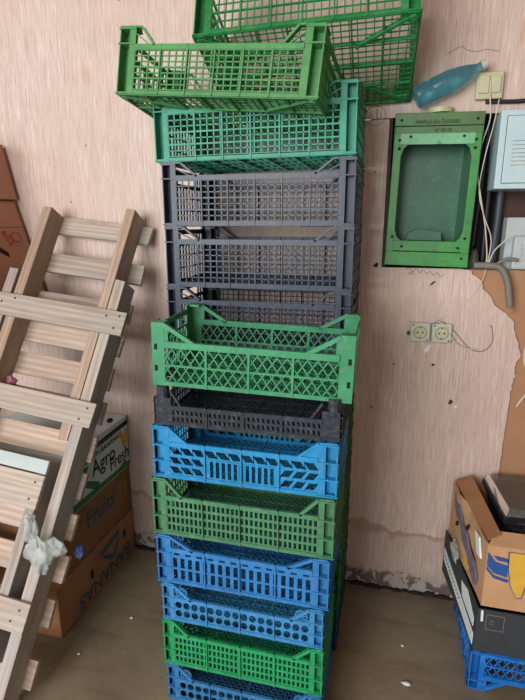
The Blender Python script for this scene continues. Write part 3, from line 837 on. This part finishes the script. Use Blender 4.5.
# black container with clear lid leaning in the box
cn = empty('plastic_container', (.40,-.335,.470), (R(-4),R(0),R(3))); tag(cn, 'glossy black plastic container with a clear lid sitting in the banana box', 'container')
mb = MB()
def frustum_tray(mb, w, d, h, ins, t):
    o0 = [(ins,ins),(w-ins,ins),(w-ins,d-ins),(ins,d-ins)]; o1 = [(0,0),(w,0),(w,d),(0,d)]
    i0 = [(ins+t,ins+t),(w-ins-t,ins+t),(w-ins-t,d-ins-t),(ins+t,d-ins-t)]; i1 = [(t,t),(w-t,t),(w-t,d-t),(t,d-t)]
    vs = [(p[0],p[1],0) for p in o0]+[(p[0],p[1],h) for p in o1]+[(p[0],p[1],t) for p in i0]+[(p[0],p[1],h) for p in i1]
    fs = [(3,2,1,0),(8,9,10,11)]
    for k in range(4):
        q = (k+1) % 4; fs += [(k,q,4+q,4+k),(8+q,8+k,12+k,12+q),(4+k,4+q,12+q,12+k)]
    mb.add(vs, fs)
frustum_tray(mb, .40, .29, .115, .018, .004); mb.build('tub', M['cont'], cn, bevel=.003)
mb = MB(); mb.box(-.006,.406,-.006,.296,.104,.112); mb.v = mb.v; mb2 = MB()
mb2.box(-.007,.407,-.007,-.001,.098,.118); mb2.box(-.007,.407,.291,.297,.098,.118); mb2.box(-.007,-.001,-.001,.291,.098,.118); mb2.box(.401,.407,-.001,.291,.098,.118)
mb2.build('rim', M['cont'], cn)
mb = MB(); frustum_tray(mb, .40, .29, -.022, .010, .002)
lidm = Matrix.Translation((0,0,.141)); mb.v = [tuple(lidm @ Vector(p)) for p in mb.v]; mb.build('lid', M['clear'], cn)
mb = MB(); mb.box(.012,.028,.262,.268,.03,.115); 
o_ = mb.build('latch', M['paper'], cn)

# ------------------------------------------------------------------ wall fittings
# green steel housing
hs = empty('meter_housing', (.1175, 0, 1.595), (0, R(1.2), 0)); tag(hs, 'open green steel meter housing hung on the wall right of the crates', 'metal box')
w2, h2 = .139, .247
mb = MB(); iw, it, ib = .112, .150, -.162
yo = -.035
mb.box(-w2, -iw, yo, yo+.003, -h2, h2-.062); mb.box(iw, w2, yo, yo+.003, -h2, h2-.062); mb.box(-iw, iw, yo, yo+.003, -h2+.05, ib)
mb.box(-w2,-w2+.003, yo, .10, -h2, h2); mb.box(w2-.003,w2, yo, .10, -h2, h2); mb.box(-w2,w2, yo,.10, -h2,-h2+.003); mb.box(-w2,w2,yo,.10,h2-.003,h2)
for sx in (-1,1):
    for (zc, zs) in ((it,-1),(ib,1)):
        mb.prism([(sx*iw,zc),(sx*iw,zc+zs*.04),(sx*(iw-.008),zc+zs*.012),(sx*(iw-.022),zc)], yo, yo+.003)
mb.build('frame', M['housing'], hs, bevel=.001)
mb = MB(); mb.prism([(-w2,-h2),(w2,-h2),(w2-.002,-h2+.048),(-w2+.002,-h2+.048)], yo-.006, yo); mb.build('bottom_flange', M['housing'], hs, bevel=.002)
mb = MB(); mb.box(-w2,w2, yo-.006,yo+.003, h2-.040,h2); mb.build('top_flange', M['housing_top'], hs, bevel=.002)
mb = MB(); mb.box(-w2+.004,w2-.004, yo-.001,yo+.003, h2-.064,h2-.041); mb.build('upper_strip', M['housing_top'], hs, bevel=.001)
mb = MB(); mb.box(-iw-.006,iw+.006, yo-.004,yo+.002, it,it+.034); mb.build('mounting_strip', M['housing_lip'], hs, bevel=.001)
mb = MB(); mb.box(-w2+.003,w2-.003,.095,.099,-h2+.003,h2-.003)
mb.add([(-iw,yo+.003,ib),(-iw,yo+.003,it),(-iw-.01,.095,it+.02),(-iw-.01,.095,ib-.02)], [(0,1,2,3)])
mb.add([(iw,yo+.003,ib),(iw,yo+.003,it),(iw-.012,.095,it+.02),(iw-.012,.095,ib-.02)], [(3,2,1,0)])
mb.add([(-iw,yo+.003,ib),(iw,yo+.003,ib),(iw,.095,ib-.02),(-iw,.095,ib-.02)], [(3,2,1,0)])
mb.build('back_plate', M['housing_in'], hs)
mb = MB(); mb.prism([(-.07,ib+.001),(.05,ib+.001),(.045,ib+.03),(-.03,ib+.04),(-.065,ib+.025)], .02, .09); mb.build('inner_bracket', M['housing_in'], hs)
holes = [(-.118,h2-.022),(.118,h2-.022),(-.085,it+.024),(.082,it+.024),(-.119,it-.012),(.119,it-.012),(-.119,it+.014),(.119,it+.014),(-.119,ib+.012),(.119,ib+.012),(-.085,-h2+.065),(.1,-h2+.065),(.115,-h2+.03)]
mb = MB()
for hx, hz in holes: mb.prism(oval(hx,hz,.0042,.0042,10), yo-.0075, yo-.0005)
mb.build('screw_hole', M['slot'], hs)
lettering('stamped_text', '48049x3 63x.Ту030001', M['ink'], hs, (-.075,yo-.0065,h2-.034), (1,0,0), (0,0,1), .0165, sx=.9)
lettering('stamped_text', 'кг 04 02', M['ink'], hs, (-.01,yo-.002,h2-.058), (1,0,0), (0,0,1), .015)
# pen scribbles on the wall
def strokes(name, paths, mat, r=.0006, label=None, cat=None):
    mb = MB()
    for p in paths: mb.tube(smooth_path([(q[0],-.0008,q[1]) for q in p], 4), r, 5)
    o = mb.build(name, mat); tag(o, label, cat); return o
cx, cz = -.083, 1.848
strokes('wall_scribble', [[(cx+.034*math.cos(a),cz+.03*math.sin(a)) for a in [k*.55 for k in range(13)]], [(cx-.015,cz+.015),(cx-.02,cz-.012),(cx-.008,cz-.015),(cx-.01,cz+.0),(cx-.019,cz)], [(cx,cz+.015),(cx+.008,cz+.018),(cx+.002,cz),(cx+.01,cz-.012),(cx-.001,cz-.014)], [(cx+.018,cz+.018),(cx+.016,cz-.016)]],
        M['ink'], .0007, 'circled black pen figures on the board beside the rear stack', 'marking')
strokes('wall_scribble', [[(.05+.012*k,1.335-.002*k+.006*((k%2)*2-1)) for k in range(12)], [(.06,1.322),(.066,1.313),(.07,1.325),(.078,1.315)]], M['ink'], .0007, 'black pen scrawl on the plywood just below the green housing', 'marking')
strokes('wall_crack', [[(.13,2.02),(.16,2.035),(.178,2.04),(.19,2.03),(.22,2.022),(.25,2.026),(.29,2.018)]], M['brown'], .0006, 'thin dark crack in the plywood near the upper right', 'marking')
for (x, z, rx_, rz_, lb) in ((-.165,.0,0,0,None),):
    pass
def blotch(x, z, a, b, rot, mat, label, seed=1):
    rnd = random.Random(seed); pts = []
    for k in range(14):
        q = 2*math.pi*k/14; rr = rnd.uniform(.6,1.1)
        px, pz = a*rr*math.cos(q), b*rr*math.sin(q)
        pts.append((x+px*math.cos(rot)-pz*math.sin(rot), z+px*math.sin(rot)+pz*math.cos(rot)))
    mb = MB(); mb.prism(pts, -.0008, 0); tag(mb.build('wall_chip', mat), label, 'mark')
blotch(.145,1.285,.016,.004,.7,M['brown'],'slanted brown gouge in the plywood below the green housing',3)
blotch(.243,.845,.009,.010,0,M['brown'],'dark chipped spot in the plywood right of centre, above the boxes',5)
blotch(-.045,.80,.008,.008,0,M['hardboard'],'round brown knot in the plywood beside the front stack',6)
blotch(.03,.978,.008,.003,-.4,M['brown'],'small brown nick below and left of the socket',7)
blotch(.17,.985,.007,.006,0,M['brown'],'dark nick in the plywood under the socket',8)
blotch(.145,1.045,.010,.022,-.6,M['paper'],'pale plaster smear just under the double socket',9)
blotch(.262,.828,.006,.008,0,M['paper'],'small white fleck beside the chipped spot',11)
blotch(-1.44,1.475,.006,.03,-.35,M['brown'],'long brown gouge in the wall beside the pallet top',13)
blotch(-.055,1.345,.011,.009,.3,M['ink'],'black putty blob at the lower end of the board seam',14)

# double light switch
sw = empty('light_switch', (.268,-.001,1.917), (0,R(0),0)); tag(sw, 'cream double light switch on the upper right wall', 'switch')
mb = MB(); mb.box(-.040,.040,-.022,0,-.040,.040); mb.build('housing', M['cream'], sw, bevel=.004)
for sx in (-1,1):
    mb = MB(); mb.box(sx*.017-.0155,sx*.017+.0155,-.028,-.021,-.024,.028); mb.build('rocker', M['cream'], sw, bevel=.003)
# double socket
sk = empty('wall_socket', (.152,-.001,1.108), (0,R(0),0)); tag(sk, 'pale grey-green double wall socket on the plywood', 'socket')
for sx in (-1,1):
    mb = MB(); mb.box(sx*.037-.034,sx*.037+.034,-.018,0,-.035,.035); u = mb.build('faceplate', M['sockwhite'], sk, bevel=.003)
    mb = MB(); ring = [(sx*.037+.022*math.cos(k*math.pi/8),-.0195,.022*math.sin(k*math.pi/8)) for k in range(17)]
    mb.tube(ring, .0014, 6, False); mb.build('socket_ring', M['wire_grey'], u); mb = MB(); mb.prism(oval(sx*.037,0,.021,.021,20), -.0188,-.0175); mb.build('socket_well', M['cream'], u)
    mb = MB(); mb.prism(oval(sx*.037-.009,0,.0032,.0032,10),-.0195,-.018); mb.prism(oval(sx*.037+.009,0,.0032,.0032,10),-.0195,-.018)
    mb.prism(oval(sx*.037,.018,.003,.002,8),-.0195,-.018); mb.prism(oval(sx*.037,-.018,.003,.002,8),-.0195,-.018)
    mb.prism(oval(sx*.037-.025,.027,.003,.003,8),-.0195,-.017); mb.prism(oval(sx*.037+.025,-.027,.003,.003,8),-.0195,-.017)
    mb.build('contact_hole', M['slot'], u)
mb = MB(); mb.prism(oval(-.078,-.006,.006,.007,10), -.012, -.0); mb.build('fixing_lug', M['nail'], sk)
# white electrical cabinet
cb = empty('electrical_cabinet', (.305,0,1.60), (0,0,0)); tag(cb, 'pale blue-grey metal electrical cabinet at the right edge', 'cabinet')
mb = MB(); mb.box(0,.40,-.055,.10,0,.235); mb.build('body', M['cabinet'], cb, bevel=.002)
mb = MB(); mb.box(.0,.40,-.062,-.055,0,.235); mb.build('front_frame', M['cabinet'], cb, bevel=.002)
mb = MB(); mb.box(.018,.38,-.0635,-.062,.016,.218); 
mb.build('door_gap', M['slot'], cb)
mb = MB(); mb.box(.0195,.38,-.067,-.062,.0175,.2165); dr = mb.build('door', M['cabinet'], cb, bevel=.0015)
mb = MB()
for k in range(7): mb.box(.04,.12,-.0675,-.067,.07+.012*k,.072+.012*k)
mb.build('printed_label', M['wire_grey'], dr)
# white box and brown shelf below cabinet
wb = empty('junction_box', (.372,.0,1.337)); tag(wb, 'white scribbled plastic junction box below the cabinet at the right edge', 'box')
mb = MB(); mb.box(.0,.30,.02,.09,.0,.175); mb.build('body', M['foam'], wb, bevel=.003)
mb = MB(); mb.box(.022,.30,-.012,.02,.003,.115); mb.build('cover', M['foam'], wb, bevel=.008)
mb = MB()
for k in range(5):
    mb.tube(smooth_path([(.03+.02*k,-.0125,.02+.01*k),(.05+.02*k,-.0125,.05),(.045+.02*k,-.0125,.09)],4), .0006, 5)
mb.build('scribble', M['wire_grey'], wb)
# pipes inside the recess
def cable(name, pts, r, mat, label, cat='cable', n=8):
    mb = MB(); mb.tube(smooth_path(pts), r, n); return tag(mb.build(name, mat, smooth=True), label, cat)
cable('pipe', [(.345,.075,1.34),(.350,.075,1.5),(.355,.075,1.83)], .013, M['pipe'], 'dark blue-grey pipe running down behind the cabinet', 'pipe', 12)
cable('pipe', [(.315,.08,1.34),(.313,.08,1.6),(.318,.08,1.83)], .011, M['wire_black'], 'black pipe in the recess, left of the blue-grey pipe', 'pipe', 12)
cable('pipe', [(.275,.07,1.40),(.285,.07,1.6),(.292,.07,1.83)], .007, M['wire_black'], 'thin black pipe in the recess beside the green housing', 'pipe', 10)
mb = MB(); mb.tube([(.278,.03,1.335),(.278,.03,1.37),(.278,.03,1.39),(.278,.03,1.405)], [.016,.017,.012,.008], 16)
tag(mb.build('glass_jar', M['clear'], smooth=True), 'small clear glass jar in the recess right of the housing', 'jar')
cable('electric_cable', [(.262,-.008,1.872),(.35,-.01,1.868),(.40,-.012,1.87),(.55,-.012,1.872)], .0065, M['wire_black'], 'thick black cable running along the top of the recess')
cable('electric_cable', [(.268,-.030,1.93),(.270,-.030,1.885),(.280,-.012,1.82),(.262,-.01,1.74),(.258,-.01,1.66),(.275,-.01,1.58),(.300,-.005,1.48),(.315,-.005,1.38),(.308,-.01,1.345)], .0022, M['wire_white'], 'white cable hanging from the light switch down to the grey conduit')
cable('electric_cable', [(.30,-.02,1.875),(.292,-.015,1.80),(.275,-.014,1.70),(.268,-.012,1.60),(.290,-.012,1.52),(.322,-.01,1.44),(.318,-.01,1.36)], .0018, M['wire_white'], 'second white cable beside the one from the switch')
cable('electric_cable', [(.32,-.012,1.355),(.335,-.01,1.40),(.36,-.012,1.43),(.375,-.012,1.45)], .0022, M['wire_white'], 'short white wire branching towards the junction box')
cd = cable('conduit', [(.275,-.012,1.352),(.32,-.016,1.352),(.36,-.02,1.345),(.385,-.024,1.30),(.395,-.026,1.25),(.402,-.026,1.215)], .0115, M['conduit'], 'grey flexible conduit curving down from the recess', 'conduit', 12)
mb = MB(); mb.tube(smooth_path([(.402,-.026,1.215),(.408,-.026,1.20),(.414,-.026,1.205),(.404,-.026,1.192)],4), .003, 6); o_ = mb.build('copper_wire_end', M['hardboard'], cd)
cable('electric_cable', [(.34,-.014,1.352),(.375,-.02,1.375),(.41,-.022,1.372)], .006, M['conduit'], 'short grey cable stub above the conduit')
cable('electric_cable', [(.315,-.01,1.34),(.305,-.003,1.29),(.27,-.0015,1.235),(.21,-.0015,1.175),(.16,-.012,1.150)], .0014, M['wire_white'], 'thin white wire rising from the socket to the conduit')
cable('electric_cable', [(.155,-.014,1.146),(.17,-.02,1.152),(.20,-.022,1.135),(.23,-.02,1.085),(.27,-.016,1.058),(.31,-.012,1.055)], .0024, M['wire_white'], 'thick white cable looping right from the double socket')
cable('electric_cable', [(.155,-.018,1.140),(.19,-.012,1.148),(.23,-.003,1.118),(.29,-.002,1.055),(.335,-.002,1.048),(.362,-.002,1.08),(.358,-.002,1.13),(.350,-.002,1.142)], .0019, M['wire_grey'], 'grey-brown wire ending in a hook right of the socket')
cable('electric_cable', [(.50,.007,1.16),(.482,.007,1.10),(.474,.007,1.05),(.482,.007,1.0),(.51,.007,.98)], .0035, M['wire_white'], 'white cable loop at the right edge over the brown board')
cable('electric_cable', [(.55,.0065,.95),(.50,.0065,.90),(.470,.0065,.845)], .004, M['wire_white'], 'white cable end lying on the brown board at the right edge')
# bottle and disc on top of the housing
bt2 = empty('plastic_bottle', (.040,-.050,1.885)); tag(bt2, 'blue-tinted plastic bottle lying tilted on top of the green housing', 'bottle')
ax = Vector((.208,0,.088)); L = ax.length
prof = [(.0,.026),(.004,.033),(.02,.034),(.06,.034),(.064,.0325),(.068,.034),(.13,.034),(.16,.030),(.19,.022),(.215,.014),(.222,.012),(.236,.012)]
mb = MB(); d = ax.normalized(); mb.tube([d*p[0]*L/.25 for p in prof], [p[1] for p in prof], 20); mb.build('bottle_body', M['bottle'], bt2, smooth=True)
mb = MB(); mb.tube([d*L*.93, d*L*1.0], .0145, 16); mb.build('cap', M['cap'], bt2)
mb = MB(); mb.tube([(.125,-.004,1.8435),(.125,-.004,1.858)], .042, 24); tag(mb.build('round_lid', M['cream']), 'pale round lid resting on top of the green housing', 'lid')

# bits of litter on the floor
k = 0
for (x, y, s, lb) in ((-.90,-.42,.006,'tiny white scrap on the floor between the banana boxes and the front stack'), (.12,-.30,.006,'small pale crumb on the floor right of the crate stacks'),
                      (-1.0,-.62,.005,'tiny pale pebble on the floor in front of the banana boxes'), (.13,-.46,.008,'long thin pale sliver on the floor right of the stacks')):
    mb = MB(); blob(mb, (x,y,s*.55), (s*(2 if k==3 else 1),s,s*.5), 10, 6, k, .3); tag(mb.build('floor_scrap', M['paper'], smooth=True), lb, 'litter'); k += 1

# ------------------------------------------------------------------ camera, light, look
cam = bpy.data.cameras.new('camera'); co = bpy.data.objects.new('camera', cam); COL.objects.link(co)
cam.sensor_fit = 'VERTICAL'; cam.sensor_height = 36; cam.lens = 36*505/700
co.location = (0,-1.9,1.49); co.rotation_euler = (R(90-14),0,R(14.2)); SC.camera = co
cam.clip_start = .02
w = bpy.data.worlds.new('sky'); SC.world = w; w.use_nodes = True
w.node_tree.nodes['Background'].inputs[0].default_value = (.84,.92,1.0,1); w.node_tree.nodes['Background'].inputs[1].default_value = .8
def area(name, loc, target, sx, sy, power, col):
    l = bpy.data.lights.new(name, 'AREA'); l.shape = 'RECTANGLE'; l.size = sx; l.size_y = sy; l.energy = power; l.color = col
    o = bpy.data.objects.new(name, l); COL.objects.link(o); o.location = loc
    o.rotation_euler = (Vector(target)-Vector(loc)).to_track_quat('-Z','Y').to_euler(); return o
area('daylight_from_doorway', (-1.7,-4.3,2.0), (-.2,0,1.1), 2.6, 2.0, 210, (1,.985,.975))
SC.view_settings.view_transform = 'Standard'; SC.view_settings.look = 'None'; SC.view_settings.exposure = 0; SC.view_settings.gamma = 1
SC.view_settings.use_curve_mapping = False
SC.cycles.use_denoising = True
SC.cycles.max_bounces = 8; SC.cycles.transparent_max_bounces = 12
